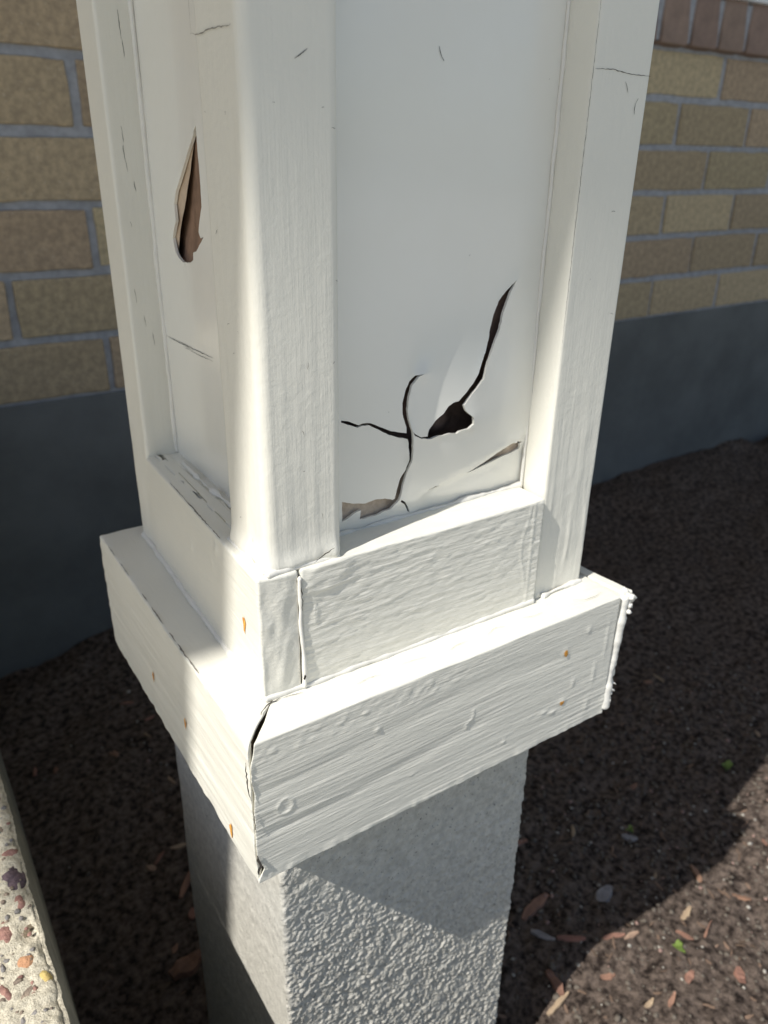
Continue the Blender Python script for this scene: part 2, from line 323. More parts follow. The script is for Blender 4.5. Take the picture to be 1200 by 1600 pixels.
# ---- house wall: foundation, mortar, bricks, sill, window
v, f = rbox((-12, YW+.012, ZS-.6), (12, YW+1.5, ZF), .01, (.5, .5, .3), lambda q, n: .006*fbm(q, 2, 2, 2, 2, 6)); 
o = mobj('foundation_wall', v, f, found_m); tag(o, 'smooth dark grey painted concrete foundation below the yellow brick wall', 'foundation')
wall = thing('brick_wall', 'yellow buff brick house wall with grey mortar behind the column', 'wall', (0, YW, ZF))
CH = .3456; BL = .944; J = .046
v, f = rbox((-12, YW+.018, ZF+.001), (12, YW+1.4, 9), .004, (3, 1, 3)); mobj('mortar', v, f, mortar_m, wall)
SX = 2.7; SILL0 = ZF+6*CH
protos = []
for k in range(5):
    def bd(q, n, k=k): return .0045*fbm(q+k*9, 7, 7, 7, 3, 20+k) - .012*np.clip(fbm(q+k*5, 16, 16, 16, 2, 50+k)-.75, 0, 1)
    v, f = rbox((-(BL-J)/2, 0, -(CH-J)/2), ((BL-J)/2, .3, (CH-J)/2), .009, (.05, .1, .05), bd)
    keep = [q for q in f if min(v[q, 1]) < .05]
    me = bpy.data.meshes.new('brick'); me.from_pydata((v*S).tolist(), [], [tuple(map(int, q)) for q in keep]); me.update()
    me.polygons.foreach_set('use_smooth', np.ones(len(me.polygons), bool)); me.materials.append(brick_m); protos.append(me)
rb = random.Random(11)
for c in range(13):
    x0 = .731 + (0 if c % 2 == 0 else BL/2) - BL/2
    for n_ in range(-3, 10):
        x = x0 + n_*BL
        if x < -2.0 or x > 8.4: continue
        if c >= 6 and x > SX-.1: continue
        o = bpy.data.objects.new('brick', protos[rb.randrange(5)]); C.objects.link(o); o.parent = wall
        o.location = Vector((x+rb.uniform(-.008, .008), rb.uniform(-.006, .006), (c+.5)*CH+rb.uniform(-.004, .004)))*S
        o.rotation_euler = (0, rb.choice((0, math.pi)), 0) if False else (rb.uniform(-.006, .006), rb.uniform(-.004, .004), rb.uniform(-.006, .006))
# rowlock sill
v, f = rbox((-.15, 0, 0), (.15, .34, .355), .016, (.05, .08, .05), lambda q, n: .005*fbm(q, 8, 8, 8, 3, 71))
sm = bpy.data.meshes.new('sill_brick'); sm.from_pydata((v*S).tolist(), [], f.tolist()); sm.update()
sm.polygons.foreach_set('use_smooth', np.ones(len(sm.polygons), bool)); sm.materials.append(sillbrick_m)
x = SX
while x < 8.2:
    o = bpy.data.objects.new('sill_brick', sm); C.objects.link(o); o.parent = wall
    o.location = Vector((x+rb.uniform(-.01, .01), -.075, SILL0+.012-ZF))*S; o.rotation_euler = (R(-4), 0, rb.uniform(-.01, .01)); x += .352
v, f = rbox((SX-.2, YW-.045, SILL0+.03), (8.2, YW+.2, SILL0+.345), .004, (2, .5, .5)); mobj('sill_mortar', v, f, mortar_m, wall)
win = thing('window', 'white framed window standing on the red brick sill at the top right', 'window', (5.4, YW, SILL0+.4))
white_m = mat('white_window_vinyl', (.78, .79, .80), .35, .5)
glass_m = mat('window_glass', (.03, .035, .04), .05, .6)
zb = SILL0+.36
for lo, hi in (((SX-.1, YW-.10, zb), (8.1, YW+.05, zb+.22)), ((SX-.1, YW-.05, zb+3.6), (8.1, YW+.05, zb+3.8)), ((SX-.1, YW-.05, zb+.222), (SX+.1, YW+.05, zb+3.598)), ((7.9, YW-.05, zb+.222), (8.1, YW+.05, zb+3.598))):
    box('frame', lo, hi, white_m, win, .01, (.6, .1, .6))
box('pane', (SX+.08, YW-.01, zb+.2), (7.92, YW+.012, zb+3.62), glass_m, win, .002, (2, .1, 2))

# ---- porch roof on the column and the added unseen bay that shades the wall
roof = thing('porch_roof', 'white porch roof carried above the column', 'roof', (.5, .5, 8))
box('soffit', (-2.4, -3.2, 8.25), (12, YW+.01, 8.5), paint_s, roof, .02, (2, 1, .3))  # unseen eave drawn out forward to dim the soil below
box('beam', (-2.0, .12, 8.0), (12, .9, 8.248), paint_s, roof, .02, (2, .3, .3))
sun_screen = thing('added_sun_screen', 'added unseen brick coloured screen far to the left, blocking the sun', 'wall', (-7.5, 1, 5.6))  # invented blocker, its slanted edge shaped to cast the column's shade line
XB = -6.0; ZB = -1.21+1.2*(.1-XB)
yb = .52+.19*(XB-.1)
yt = yb-.2*12
V = [(XB-.3, yb, ZB+.4), (XB, yb, ZB), (XB, YW, ZB), (XB-.3, YW, ZB+.4), (XB-.3, yt, ZB+12), (XB, yt, ZB+12), (XB, YW, ZB+12), (XB-.3, YW, ZB+12)]
F = [(3, 2, 1, 0), (4, 5, 6, 7), (0, 1, 5, 4), (1, 2, 6, 5), (2, 3, 7, 6), (3, 0, 4, 7)]
mobj('screen_body', V, F, brick_m, sun_screen, False)

# ================================================================ PIER
pier = thing('concrete_pier', 'rough square concrete pier in the soil carrying the white column', 'pier', (.48, .5, ZS))
def pier_disp(q, n):
    front = np.clip(-n[:, 1], 0, 1)
    top = sm_((q[:, 2]+.95)/.5)
    peb = fbm(q, 125, 125, 125, 2, 40, .6); big = fbm(q, 30, 30, 42, 2, 47)
    d = .0015*fbm(q, 25, 25, 25, 2, 41) + front*(.0044*np.clip(peb+.2, -.35, 1.1)+.0012*big)*(1-.55*top)
    edge = np.exp(-((q[:, 0]-.105)**2+(q[:, 1]-.13)**2)/.014**2)
    return d - edge*.004*np.abs(fbm(q, 18, 18, 30, 2, 44)) + .003*fbm(q, 2.3, 2.3, 2.3, 1, 45)
def sm_(t): t = np.clip(t, 0, 1); return t*t*(3-2*t)
box('pier_block', (.105, .13, ZS-.35), (.853, .87, -.335), pier_m, pier, .010, (.0036, .012, .0036), pier_disp)

# ================================================================ COLUMN
col = thing('porch_column', 'white painted wooden porch column with cracked recessed panels and a wide plinth', 'column', (.5, .5, -.344))
H_ = .3443; A = .1034; B = .1063; T = .0761; ZR = .262
def ridges(q, ax, seed):
    s = [8, 8, 8]; s[ax] = .9
    a = fbm(q, *[k*1.0 for k in s], 3, seed)
    s2 = [60, 60, 60]; s2[ax] = 3.2
    b = fbm(q + .02*np.stack([0*q[:, 0], 0*q[:, 0], a], 1), *s2, 3, seed+5)
    return a, b
def sm(t): t = np.clip(t, 0, 1); return t*t*(3-2*t)
def plinth_front_disp(q, n):
    fr = np.clip(-n[:, 1], 0, 1); top = np.clip(n[:, 2], 0, 1)
    a, b = ridges(q, 0, 100)
    h = -q[:, 2]/H_                                        # 0 top .. 1 bottom
    x = q[:, 0]
    wild = .5+.9*sm((h-.35)/.3)*sm((.75-x)/.3)
    rdg = 1-np.abs(fbm(q+.005*a[:, None]*np.array([0, 0, 1]), 2.6, 8, 46, 2, 111))*2.2
    fine = fbm(q+.01*a[:, None]*np.array([0, 0, 1]), 7, 8, 150, 2, 117)
    calm = .35+.65*sm(.5+.8*fbm(q, 3.0, 3, 6, 2, 119))
    d = .0007*a + (.0004*b*wild + .0007*np.clip(rdg, 0, 1)**2*wild + .0005*fine)*calm
    # gouged grain valley and shallow dents
    line = h - (.66 - .13*x + .03*np.sin(x*9))
    d -= .0020*np.exp(-(line/.05)**2)*sm(x/.05)*sm((.62-x)/.1)
    line2 = h - (.30 + .05*np.sin(x*7+1))
    d -= .0016*np.exp(-(line2/.06)**2)*sm((.9-x)/.2)
    # orange peel band along the top edge
    d += .0011*np.clip(fbm(q, 70, 70, 90, 2, 130), -.2, 1)*np.exp(-((h-.10)/.08)**2)*sm((.6-x)/.2)
    # little paint drips near right end
    for (dx, dz, rx, rz, am) in ((.272, -.087, .007, .007, .004), (.504, -.187, .006, .007, .004), (.79, -.098, .008, .01, .0035), (.80, -.24, .013, .008, .003), (.77, -.262, .01, .006, .003), (.74, -.25, .012, .004, .003),
                                (.90, -.20, .006, .03, .003), (.93, -.11, .005, .05, .0025), (.86, -.06, .008, .01, .003), (.89, -.29, .008, .02, .003), (.955, -.30, .01, .012, .004), (.83, -.20, .006, .012, .003), (.62, -.28, .006, .006, .003), (.36, -.25, .008, .003, .002)):
        d += .6*am*np.exp(-((x-dx)/rx)**2-((q[:, 2]-dz)/rz)**2)
    ring = np.hypot(x-.065, (q[:, 2]+.176)*.85); d += .0016*np.exp(-((ring-.016)/.0028)**2) - .0008*np.exp(-(ring/.012)**2)
    arc = np.hypot(x-.50, q[:, 2]+.155); d += .0014*np.exp(-((arc-.022)/.0025)**2)*(x > .50)*(q[:, 2] < -.145)
    bot = np.exp(-((q[:, 2]+H_)/.016)**2)
    d = d*fr + top*.0015*fbm(q, 12, 30, 5, 3, 140)
    return d + bot*(.0010*fbm(q, 40, 10, 5, 3, 150) + .0018*np.clip(fbm(q, 70, 10, 5, 1, 151), 0, 1))
def miter_front(q):
    L = .955; u = np.clip(1-(q[:, 0])/L, 0, 1); 
    z = -q[:, 2]/H_
    g = -.0012+.0095*np.exp(-(z/.12)**2)+.003*np.exp(-((z-.36)/.12)**2)+.013*np.exp(-((z-.90)/.05)**2)+.0025*fbm(q*np.array([0, 1, 1]), 1, 25, 14, 3, 160)
    g = g*np.where(q[:, 2] > -.02, sm((.085-q[:, 1])/.05)*.9+.1, 1)
    q[:, 0] = q[:, 0] + u**6*(np.clip(q[:, 1], 0, .13)+np.clip(g, .0006, .05))
    return q
box('plinth_board', (0, 0, -H_), (.958, .13, 0), paint_h, col, .004, (.0040, .0100, .0024), plinth_front_disp, miter_front, raw=(0, gap_lumber_m))
def plinth_left_disp(q, n):
    lf = np.clip(-n[:, 0], 0, 1); top = np.clip(n[:, 2], 0, 1)
    a, b = ridges(q, 1, 200)
    d = (.0008*a + .0009*b)*lf + top*.0015*fbm(q, 12, 8, 5, 3, 240)
    d -= .0035*np.clip(fbm(q, 5, 30, 40, 3, 245)-.1, 0, 1)*np.exp(-((q[:, 2])/.010)**2)*np.exp(-((q[:, 0])/.012)**2)
    bot = np.exp(-((q[:, 2]+H_)/.016)**2)
    return d + bot*.0014*fbm(q, 10, 40, 5, 3, 250)
def miter_left(q):
    u = np.clip(1-q[:, 1]/.9617, 0, 1)
    z = -q[:, 2]/H_
    g = .0025*fbm(q*np.array([1, 0, 1]), 22, 1, 22, 3, 260)
    q[:, 1] = q[:, 1] + u**6*(np.clip(q[:, 0], 0, .13)) + u**30*np.clip(g+.001, 0, .05)
    # top edge chewed at the lower corner
    k = np.exp(-((q[:, 2]+H_*.95)/.03)**2)*np.exp(-(q[:, 1]/.02)**2); q[:, 0] += k*.006*(1+fbm(q, 30, 30, 30, 2, 262))
    return q
box('plinth_board', (0, 0, -H_), (.13, .9617, 0), paint_left, col, .005, (.006, .006, .0042), plinth_left_disp, miter_left, raw=(1, gap_lumber_m))
def right_disp(q, n):
    fr = np.clip(-n[:, 1]+.3, 0, 1)*np.exp(-((q[:, 1]-.012)/.02)**2)
    return .0040*fbm(q, 70, 30, 75, 3, 300)*fr + .0012*fbm(q, 20, 6, 20, 2, 301)
def right_warp(q):
    z = np.clip(-q[:, 2]/H_, 0, 1); q[:, 0] += .012*(1-z)*np.exp(-(q[:, 1]/.1)**2) - .006*z
    return q
box('plinth_board', (.963, .008, -H_+.004), (.994, .9617, -.0012), paint_h, col, .005, (.006, .012, .006), right_disp, right_warp)
box('plinth_board', (.1302, .84, -H_), (.9625, .9615, -.0025), paint_h, col, .005, (.04, .02, .04))
box('core', (.13, .13, -H_+.01), (.96, .84, -.006), gap_lumber_m, col, .002, (.3, .3, .1))  # hidden filler, dark to blacken the gap and stop light leaks
# frayed fibres at the ragged right-hand corner
rf = random.Random(5); parts = []
for k in range(44):
    z = -abs(rf.gauss(0, .03)) if k < 28 else -H_*rf.uniform(.76, .97); z = max(z, -H_+.01)
    x0 = .9845+.012*(1+z/H_)+.006*z/H_; y0 = rf.uniform(-.004, .02); r_ = rf.uniform(.004, .0085)
    parts.append(blob((x0-.004, y0, z), r_, r_*1.1, r_*rf.uniform(.6, 1.2), 0, k+3, 4, 6, .5))
    if rf.random() < .22:
        L = rf.uniform(.006, .014); p0 = Vector((x0-.003, y0, z)); p1 = p0+Vector((L*.6, -L*.3, rf.uniform(-.4, .2)*L)); p2 = p1+Vector((L*.4, rf.uniform(-.4, .3)*L, -.3*L))
        parts.append(tube([p0, p1, p2], [.0034, .0026, .0008], 5))
V, F = join(parts); o = mobj('frayed_fibres', V, F, caulk_m, col); o['kind'] = 'stuff'

# ---- posts (stiles)
ZT = 8.0
def post_disp(kind, seed):
    def f(q, n):
        low = np.exp(-np.clip(q[:, 2]-ZR, 0, 9)/.28)
        d = .0010*fbm(q, 4, 4, 1.2, 2, seed) + .0006*fbm(q, 75, 75, 3.2, 3, seed+3)*(.12+low)
        d += .0007*fbm(q, 22, 22, 16, 3, seed+6)*low
        if kind == 'near':
            e = np.exp(-(np.clip(q[:, 2]-ZR, 0, 9)/.03)**2)
            d += e*(.009+.003*fbm(q, 20, 20, 30, 2, seed+8))*np.clip(-n[:, 1]-n[:, 0], 0, 1)
        if kind == 'right':
            for x0, w_, am in ((.80, .0035, .0022), (.832, .003, .002), (.867, .0045, .0026), (.90, .003, .0022)):
                d += am*.8*np.exp(-((q[:, 0]-x0-.02*vn(q*np.array([0, 0, 7])+x0*90, 5))/w_)**2)*np.clip(.5+vn(q*np.array([0, 0, 11])+x0*40, 9), 0, 1)*np.clip((.30-q[:, 2])/.1, 0, 1)*np.clip(-n[:, 1], 0, 1)
            d += .02*np.clip((.03-q[:, 2])/.05, 0, 1)**2*np.clip(-n[:, 1], 0, 1)*sm((.84-q[:, 0])/.05)
        return d
    return f
box('stile', (A, B, ZR-.006), (.2587, .2767, ZT), paint_v, col, .019, (.0045, .0055, .008), post_disp('near', 400), None, 1.5)
box('stile', (.7739, B, -.003), (.9274, .28, ZT), paint_v, col, .007, (.0045, .0075, .008), post_disp('right', 420), None, 1.5)
box('stile', (A, .7835, -.003), (.26, .9092, ZT), paint_v, col, .008, (.0075, .0055, .008), post_disp('far', 440), None, 1.5)
box('stile', (.7739, .7835, -.003), (.9274, .9092, ZT), paint_v, col, .008, (.05, .05, .2))
# ---- rails
def rail_disp(q, n):
    fr = np.clip(-n[:, 1], 0, 1)
    a = fbm(q, 3.5, 5, 22, 3, 500); b = fbm(q, 40, 40, 120, 3, 505)
    c_ = 1-np.abs(fbm(q + .02*a[:, None]*np.array([0, 0, 1]), 5, 5, 60, 2, 508))*2.4
    d = fr*(.0004*a + .0007*b + .0007*np.clip(c_, 0, 1)**2)
    x = q[:, 0]
    for z0, am, w_ in ((.205, .0016, .0028), (.178, .001, .002), (.125, .0014, .0025), (.082, .0012, .002), (.232, .001, .002)):
        zz = q[:, 2]-(z0+.016*np.sin((x-.2)*6)+.008*vn(np.stack([x*9, 0*x, 0*x+z0*50], 1), 3))
        d += fr*am*.7*np.exp(-(zz/w_)**2)*sm((x-.17)/.03)*sm((.62-x)/.2)
    d += fr*.002*np.exp(-((x-.19)/.005)**2-((q[:, 2]-.155)/.02)**2)
    d += fr*.0012*np.exp(-((x-.715-.01*np.sin(q[:, 2]*30))/.003)**2)*sm((q[:, 2]-.04)/.02)
    d += fr*.0015*np.exp(-((x-.735)/.003)**2)
    # smeared filler under the stile
    sme = np.exp(-((x-.215)/.045)**2-((q[:, 2]-.235-.25*(x-.2))/.028)**2); d += fr*.0035*sm(sme*2)
    d += np.clip(n[:, 2], 0, 1)*.001*fbm(q, 14, 30, 3, 3, 520)
    return d
box('rail', (.1605, .0922, -.004), (.7648, .1995, ZR), paint_h, col, .006, (.004, .009, .0027), rail_disp)
def left_rail_disp(q, n):
    fr = np.clip(-n[:, 1], 0, 1); lf = np.clip(-n[:, 0], 0, 1); tp = np.clip(n[:, 2], 0, 1)
    d = fr*(.0020*fbm(q, 24, 20, 14, 3, 540) + .0012*fbm(q + .05*fbm(q, 6, 6, 6, 1, 544)[:, None], 75, 60, 28, 2, 541))
    d += lf*(.0010*fbm(q, 3, 2, 6, 3, 550) + .0005*fbm(q, 60, 5, 80, 2, 551))
    d += tp*.0012*fbm(q, 25, 10, 3, 3, 560)
    for (y, z, r_, am) in ((.30, .235, .008, .003), (.31, .222, .006, .003), (.34, .19, .006, .002), (.335, .175, .005, .002), (.47, .16, .008, .003)):
        d += lf*am*np.exp(-((q[:, 1]-y)/r_)**2-((q[:, 2]-z)/r_/1.4)**2)
    return d
def left_rail_warp(q):
    q[:, 0] += np.where(q[:, 0] < .12, .024, .0)*np.clip((q[:, 1]-.09)/.69, 0, 1); return q
box('rail', (.076, .0922, -.004), (.1565, .785, ZR), paint_left, col, .006, (.005, .0055, .0045), left_rail_disp, left_rail_warp)
def filler_disp(q, n):
    return np.clip(n[:, 2], 0, 1)*(.004*fbm(q, 60, 22, 5, 3, 570) - .003)
box('rail', (.153, .205, -.004), (.215, .79, ZR+.001), paint_left, col, .004, (.005, .006, .08), filler_disp)
box('rail', (.84, .27, -.004), (.94, .79, ZR), paint_h, col, .006, (.05, .05, .05))
box('rail', (.25, .85, -.004), (.78, .925, ZR), paint_h, col, .006, (.05, .05, .05))
box('panel', (.845, .27, ZR-.01), (.855, .79, ZT), paint_s, col, .003, (.2, .2, 1))
box('panel', (.25, .84, ZR-.01), (.78, .85, ZT), paint_s, col, .003, (.2, .2, 1))

# ---- cracked panels ---------------------------------------------------------
def seg_dist(P, poly):
    a = np.array(poly); b = np.roll(a, -1, 0); best = np.full(len(P), 9.)
    for p, q in zip(a, b):
        e = q-p; L = e@e+1e-12; t = np.clip(((P-p)@e)/L, 0, 1); d = np.hypot(*(P-p-t[:, None]*e).T); best = np.minimum(best, d)
    return best
def inside(P, poly):
    a = np.array(poly); b = np.roll(a, -1, 0); c = np.zeros(len(P), bool)
    for (x1, y1), (x2, y2) in zip(a, b):
        k = ((y1 > P[:, 1]) != (y2 > P[:, 1])) & (P[:, 0] < (x2-x1)*(P[:, 1]-y1)/(y2-y1+1e-15)+x1); c ^= k
    return c
def panel(u0, u1, z0, z1, polys, hfn, place, thick, dense_top, step_=.011):
    """a sheet in (u, z) with real holes along the tears; hfn gives how far it bows outwards"""
    rp = random.Random(3); pts = []; edges = []
    rect = []
    nu = int((u1-u0)/step_)
    zs_ = list(np.linspace(z0, dense_top, int((dense_top-z0)/step_))) + list(np.arange(dense_top+.3, z1, .5)) + [z1]
    us_ = np.linspace(u0, u1, nu)
    G = np.array([(u, z) for z in zs_ for u in (us_ if z <= dense_top else us_[::6].tolist()+[u1])])
    inner = (G[:, 0] > u0+1e-6) & (G[:, 0] < u1-1e-6) & (G[:, 1] > z0+1e-6) & (G[:, 1] < z1-1e-6)
    J_ = np.array([(rp.uniform(-.3, .3)*step_, rp.uniform(-.3, .3)*step_) for _ in G]); G = G + J_*inner[:, None]
    dm = np.full(len(G), 9.); ins = np.zeros(len(G), bool)
    for pl in polys: dm = np.minimum(dm, seg_dist(G, pl)); ins |= inside(G, pl)
    G = G[(dm > .004) & ~ins]
    pts = [tuple(g) for g in G]
    for pl in polys:
        # resample the outline finely with a little raggedness
        rs = []
        for i in range(len(pl)):
            p = np.array(pl[i]); q = np.array(pl[(i+1) % len(pl)]); L = np.hypot(*(q-p)); k = max(1, int(L/.006))
            nrm = np.array([-(q-p)[1], (q-p)[0]])/(L+1e-9)
            for j in range(k): rs.append(p+(q-p)*j/k + (nrm*rp.uniform(-.0006, .0006) if j else 0))
        s = len(pts); pts += [tuple(r) for r in rs]; edges += [(s+j, s+(j+1) % len(rs)) for j in range(len(rs))]
    V2, E2, F2, *_ = delaunay_2d_cdt([Vector(p) for p in pts], edges, [], 0, 1e-6)
    P = np.array([tuple(v) for v in V2]); tri = [f for f in F2]
    cen = np.array([P[list(f)].mean(0) for f in tri]); kill = np.zeros(len(tri), bool)
    for pl in polys: kill |= inside(cen, pl)
    tri = [f for f, k in zip(tri, kill) if not k]
    h = hfn(P); front = place(P, h); n0 = len(P)
    back = place(P, h-thick)
    from collections import Counter
    ec = Counter()
    for f in tri:
        for i in range(len(f)): ec[(f[i], f[(i+1) % len(f)])] += 1
    F = [tuple(f) for f in tri] + [tuple(n0+k for k in f[::-1]) for f in tri]
    for (a, b) in list(ec):
        if (b, a) not in ec: F.append((b, a, n0+a, n0+b))
    return np.concatenate([front, back]), F
def bulge(x, z): return .030*np.exp(-(((x-.56)/.17)**2+((z-.47)/.16)**2))
TEARS_F = [TA, TB, TC, TD, TE]
YP = B+T; XP = A+T
def hf(P):
    x, z = P[:, 0], P[:, 1]
    h = bulge(x, z) + .006*np.exp(-(((x-.40)/.07)**2+((z-.38)/.10)**2))
    edge = sm((x-.26)/.03)*sm((.772-x)/.05)*sm((z-.265)/.04)
    h += .0015*np.sin(z*7+x*4)*edge
    h *= np.where(z < .3, sm((z-.262)/.04), 1)
    dA = seg_dist(P, TA); dB = seg_dist(P, TB); dD = seg_dist(P, TD)
    ax = np.interp(z, [.42, .49, .55, .62, .72], [.578, .578, .605, .645, .70])
    h += (.005-.003/(1+np.exp(np.clip((x-ax)/.004, -30, 30))))*np.exp(-dA/.022)*(z > .43)
    bx = np.interp(z, [.29, .36, .45, .56], [.425, .445, .435, .455])
    h += (.008-.007/(1+np.exp(np.clip((x-bx)/.003, -30, 30))))*np.exp(-dB/.018)
    h += np.where(z > .30+.18*(x-.5)+.03, .006, -.001)*np.exp(-dD/.012)
    # lower strip of board sits back a little below the split
    low = sm((.330+.17*(x-.6)-z)/.006)*sm((x-.47)/.04)
    h -= .006*low
    return h
def pf(P, h): return np.stack([P[:, 0], YP-h, P[:, 1]], 1)
V, F = panel(.245, .785, .245, ZT, [[(min(max(a, .247), .783), b) for a, b in p] for p in TEARS_F], hf, pf, .006, 1.45)
o = mobj('panel', V, F, paint_s, col)
md = o.modifiers.new('edge', 'EDGE_SPLIT'); md.split_angle = R(40)
# brown board behind the front panel
def hb(P):
    x, z = P[:, 0], P[:, 1]
    base = -.045
    shallow = np.exp(-(((x-.53)/.05)**2+((z-.448)/.035)**2)); base = base + .033*shallow
    up_ = sm((z-.52)/.06)*sm((x-.57)/.03); base = base + .032*up_
    lowb = sm((.335-z)/.02)*sm((.47-x)/.02); base = base + .038*lowb
    cr = sm((.40-z)/.05)*np.exp(-((x-.45)/.03)**2); base = base + .02*cr
    return np.minimum(base, -.013)+.0015*fbm(np.stack([x, z, 0*x], 1), 40, 40, 1, 3, 600)
us = np.linspace(.262, .772, 90); zz = np.linspace(.262, .80, 95)
U_, Z_ = np.meshgrid(us, zz, indexing='ij'); P = np.stack([U_.ravel(), Z_.ravel()], 1)
g = np.arange(len(P)).reshape(90, 95); FB = np.stack([g[:-1, :-1], g[1:, :-1], g[1:, 1:], g[:-1, 1:]], -1).reshape(-1, 4)
mobj('backing_board', pf(P, hb(P)), FB, backing_m, col)
# pale torn fibre still stuck behind two of the splits
def patch(name, outline, place, depth, m, amp=.002, grow=1.0):
    c = np.mean(outline, 0); P = np.array([c + (np.array(p)-c)*grow for p in outline])
    V2, E2, F2, *_ = delaunay_2d_cdt([Vector(p) for p in P] + [Vector(q) for q in fillpts(P)], [(i, (i+1) % len(P)) for i in range(len(P))], [], 1, 1e-6)
    Q = np.array([tuple(v) for v in V2]); h = depth(Q) + amp*fbm(np.stack([Q[:, 0], Q[:, 1], 0*Q[:, 0]], 1), 60, 60, 1, 3, 610)
    F = [tuple(f) for f in F2]; n0 = len(Q)
    return mobj(name, np.concatenate([place(Q, h), place(Q, h-.004)]), F+[tuple(n0+k for k in f[::-1]) for f in F], m, col)
def fillpts(P):
    lo, hi = P.min(0), P.max(0); G = np.array([(a, b) for a in np.arange(lo[0], hi[0], .008) for b in np.arange(lo[1], hi[1], .008)])
    if not len(G): return []
    k = inside(G, P) & (seg_dist(G, P) > .003); return G[k].tolist()
patch('torn_fibreboard', [(.765, .376), (.768, .345), (.74, .338), (.70, .330), (.655, .322), (.60, .313), (.60, .327), (.65, .342), (.70, .362), (.74, .378)], pf, lambda Q: -.008-.0*Q[:, 0], paper_m)
patch('torn_fibreboard', [(.262, .272), (.30, .272), (.36, .270), (.42, .280), (.445, .30), (.455, .35), (.462, .40), (.452, .40), (.435, .36), (.42, .325), (.38, .325), (.32, .332), (.262, .338)], pf, lambda Q: -.007-.012*sm((Q[:, 1]-.33)/.06), paper_m)

# left face panel
def lbulge(y, z): return .004*np.exp(-(((y-.52)/.13)**2+((z-.85)/.28)**2))
TFS = [(y-2.7*(lbulge(y, z)+(.0005 if i < 14 else -.0012)), z) for i, (y, z) in enumerate(TF)]
def hl(P):
    y, z = P[:, 0], P[:, 1]
    h = lbulge(y, z)
    d = seg_dist(P, TFS)
    ym = np.interp(z, [.73, .8, .9, .98], [.60, .57, .53, .487])
    h += np.where(y > ym, -.001, .001)*np.exp(-d/.018)
    h += .0012*np.sin(z*6+y*5)
    return h*sm((y-.275)/.02+.3)
def pl_(P, h): return np.stack([XP-h, P[:, 0], P[:, 1]], 1)
V, F = panel(.27, .79, .245, ZT, [TFS], hl, pl_, .006, 1.45)
F = [f[::-1] for f in F]
o = mobj('panel', V, F, paint_s, col); md = o.modifiers.new('edge', 'EDGE_SPLIT'); md.split_angle = R(40)
# two surfaces inside the left slit: pale curled underside and brown board
def resamp(a, n):
    a = np.array(a); s = np.r_[0, np.cumsum(np.hypot(*np.diff(a, axis=0).T))]; t = np.linspace(0, s[-1], n)
    return np.stack([np.interp(t, s, a[:, k]) for k in (0, 1)], 1)
tipF = (.4858, .9842)
leftside = [tipF] + TF[::-1][:8] + [(.655, .757)]               # far edge of slit going down
rightside = TF[:15]
dv = [tipF] + TFD + [(.655, .742)]
def strip(a, b, ha, hb_, n=40, k=8, am=.0012, seed=0, dip=0):
    # the cavity runs back behind the far edge of the slit, along the board
    a = resamp(a, n); b = resamp(b, n); V = []; F = []
    for i in range(n):
        w_ = min(1, i/(n*.45)); 
        for j in range(k+1):
            t = j/k; h = (ha*(1-t)+hb_*t - dip*math.sin(math.pi*t))*(.12+.88*w_) - .001
            p = a[i]*(1-t)+b[i]*t; V.append((p[0]-2.7*h, p[1]-h*(p[1]-.95)/.57, h))
    V = np.array(V); h = V[:, 2]+am*fbm(V*np.array([1, 1, 0]), 40, 40, 1, 2, seed)
    for i in range(n-1):
        for j in range(k): F.append((i*(k+1)+j, i*(k+1)+j+1, (i+1)*(k+1)+j+1, (i+1)*(k+1)+j))
    return pl_(V[:, :2], h), F
Vv, Ff = strip(leftside, dv, -.004, -.008, seed=620, am=.0005); mobj('curled_flap', Vv, Ff, flap_m, col)
rs_ = [tipF] + rightside[1:]
Vv, Ff = strip(rs_, dv, -.0065, -.030, seed=621, am=.0006); mobj('torn_fibreboard', Vv, Ff, backing_left_m, col)
us = np.linspace(.30, .78, 40); zz = np.linspace(.5, 1.1, 40)
U_, Z_ = np.meshgrid(us, zz, indexing='ij'); P = np.stack([U_.ravel(), Z_.ravel()], 1)
g = np.arange(len(P)).reshape(40, 40); FB = np.stack([g[:-1, :-1], g[1:, :-1], g[1:, 1:], g[:-1, 1:]], -1).reshape(-1, 4)
mobj('backing_board', pl_(P, np.full(len(P), -.05)), FB, backing_m, col)

# ---- caulk beads
rc = random.Random(8)
def bead(pts, r_, n=60, jit=.18, squash=None):
    a = np.array(pts, float); s = np.r_[0, np.cumsum(np.linalg.norm(np.diff(a, axis=0), axis=1))]; n = int(s[-1]/.004)+8; t = np.linspace(0, s[-1], n)
    P = np.stack([np.interp(t, s, a[:, k]) for k in range(3)], 1); sd_ = rc.randrange(999)
    k = fbm(np.stack([t, 0*t, 0*t], 1), 26, 1, 1, 3, sd_)
    P += .0012*np.stack([fbm(np.stack([t, 0*t, 0*t+9*q], 1), 18, 1, 1, 2, sd_+5) for q in range(3)], 1)
    rr = (r_*(1+jit*1.6*k)).clip(r_*.25).tolist()
    rr[0] = rr[-1] = r_*.3
    return tube(P.tolist(), rr, 10)
mobj('caulk_bead', *bead([(.979, .008, -.006), (.975, .007, -.12), (.970, .007, -.24), (.966, .007, -.335)], .0125, 90, .16), caulk_m, col)  # added rounded bead, shaped so the splintered board end catches the sun
mobj('caulk_bead', *bead([(.1585, .0915, .25), (.157, .091, .15), (.161, .091, .07), (.1605, .0912, .0)], .0042, 70), caulk_m, col)
mobj('caulk_bead', *bead([(.076, .0955, .004), (.30, .0955, .003), (.764, .0955, .003)], .0068, 120, .12), caulk_m, col)
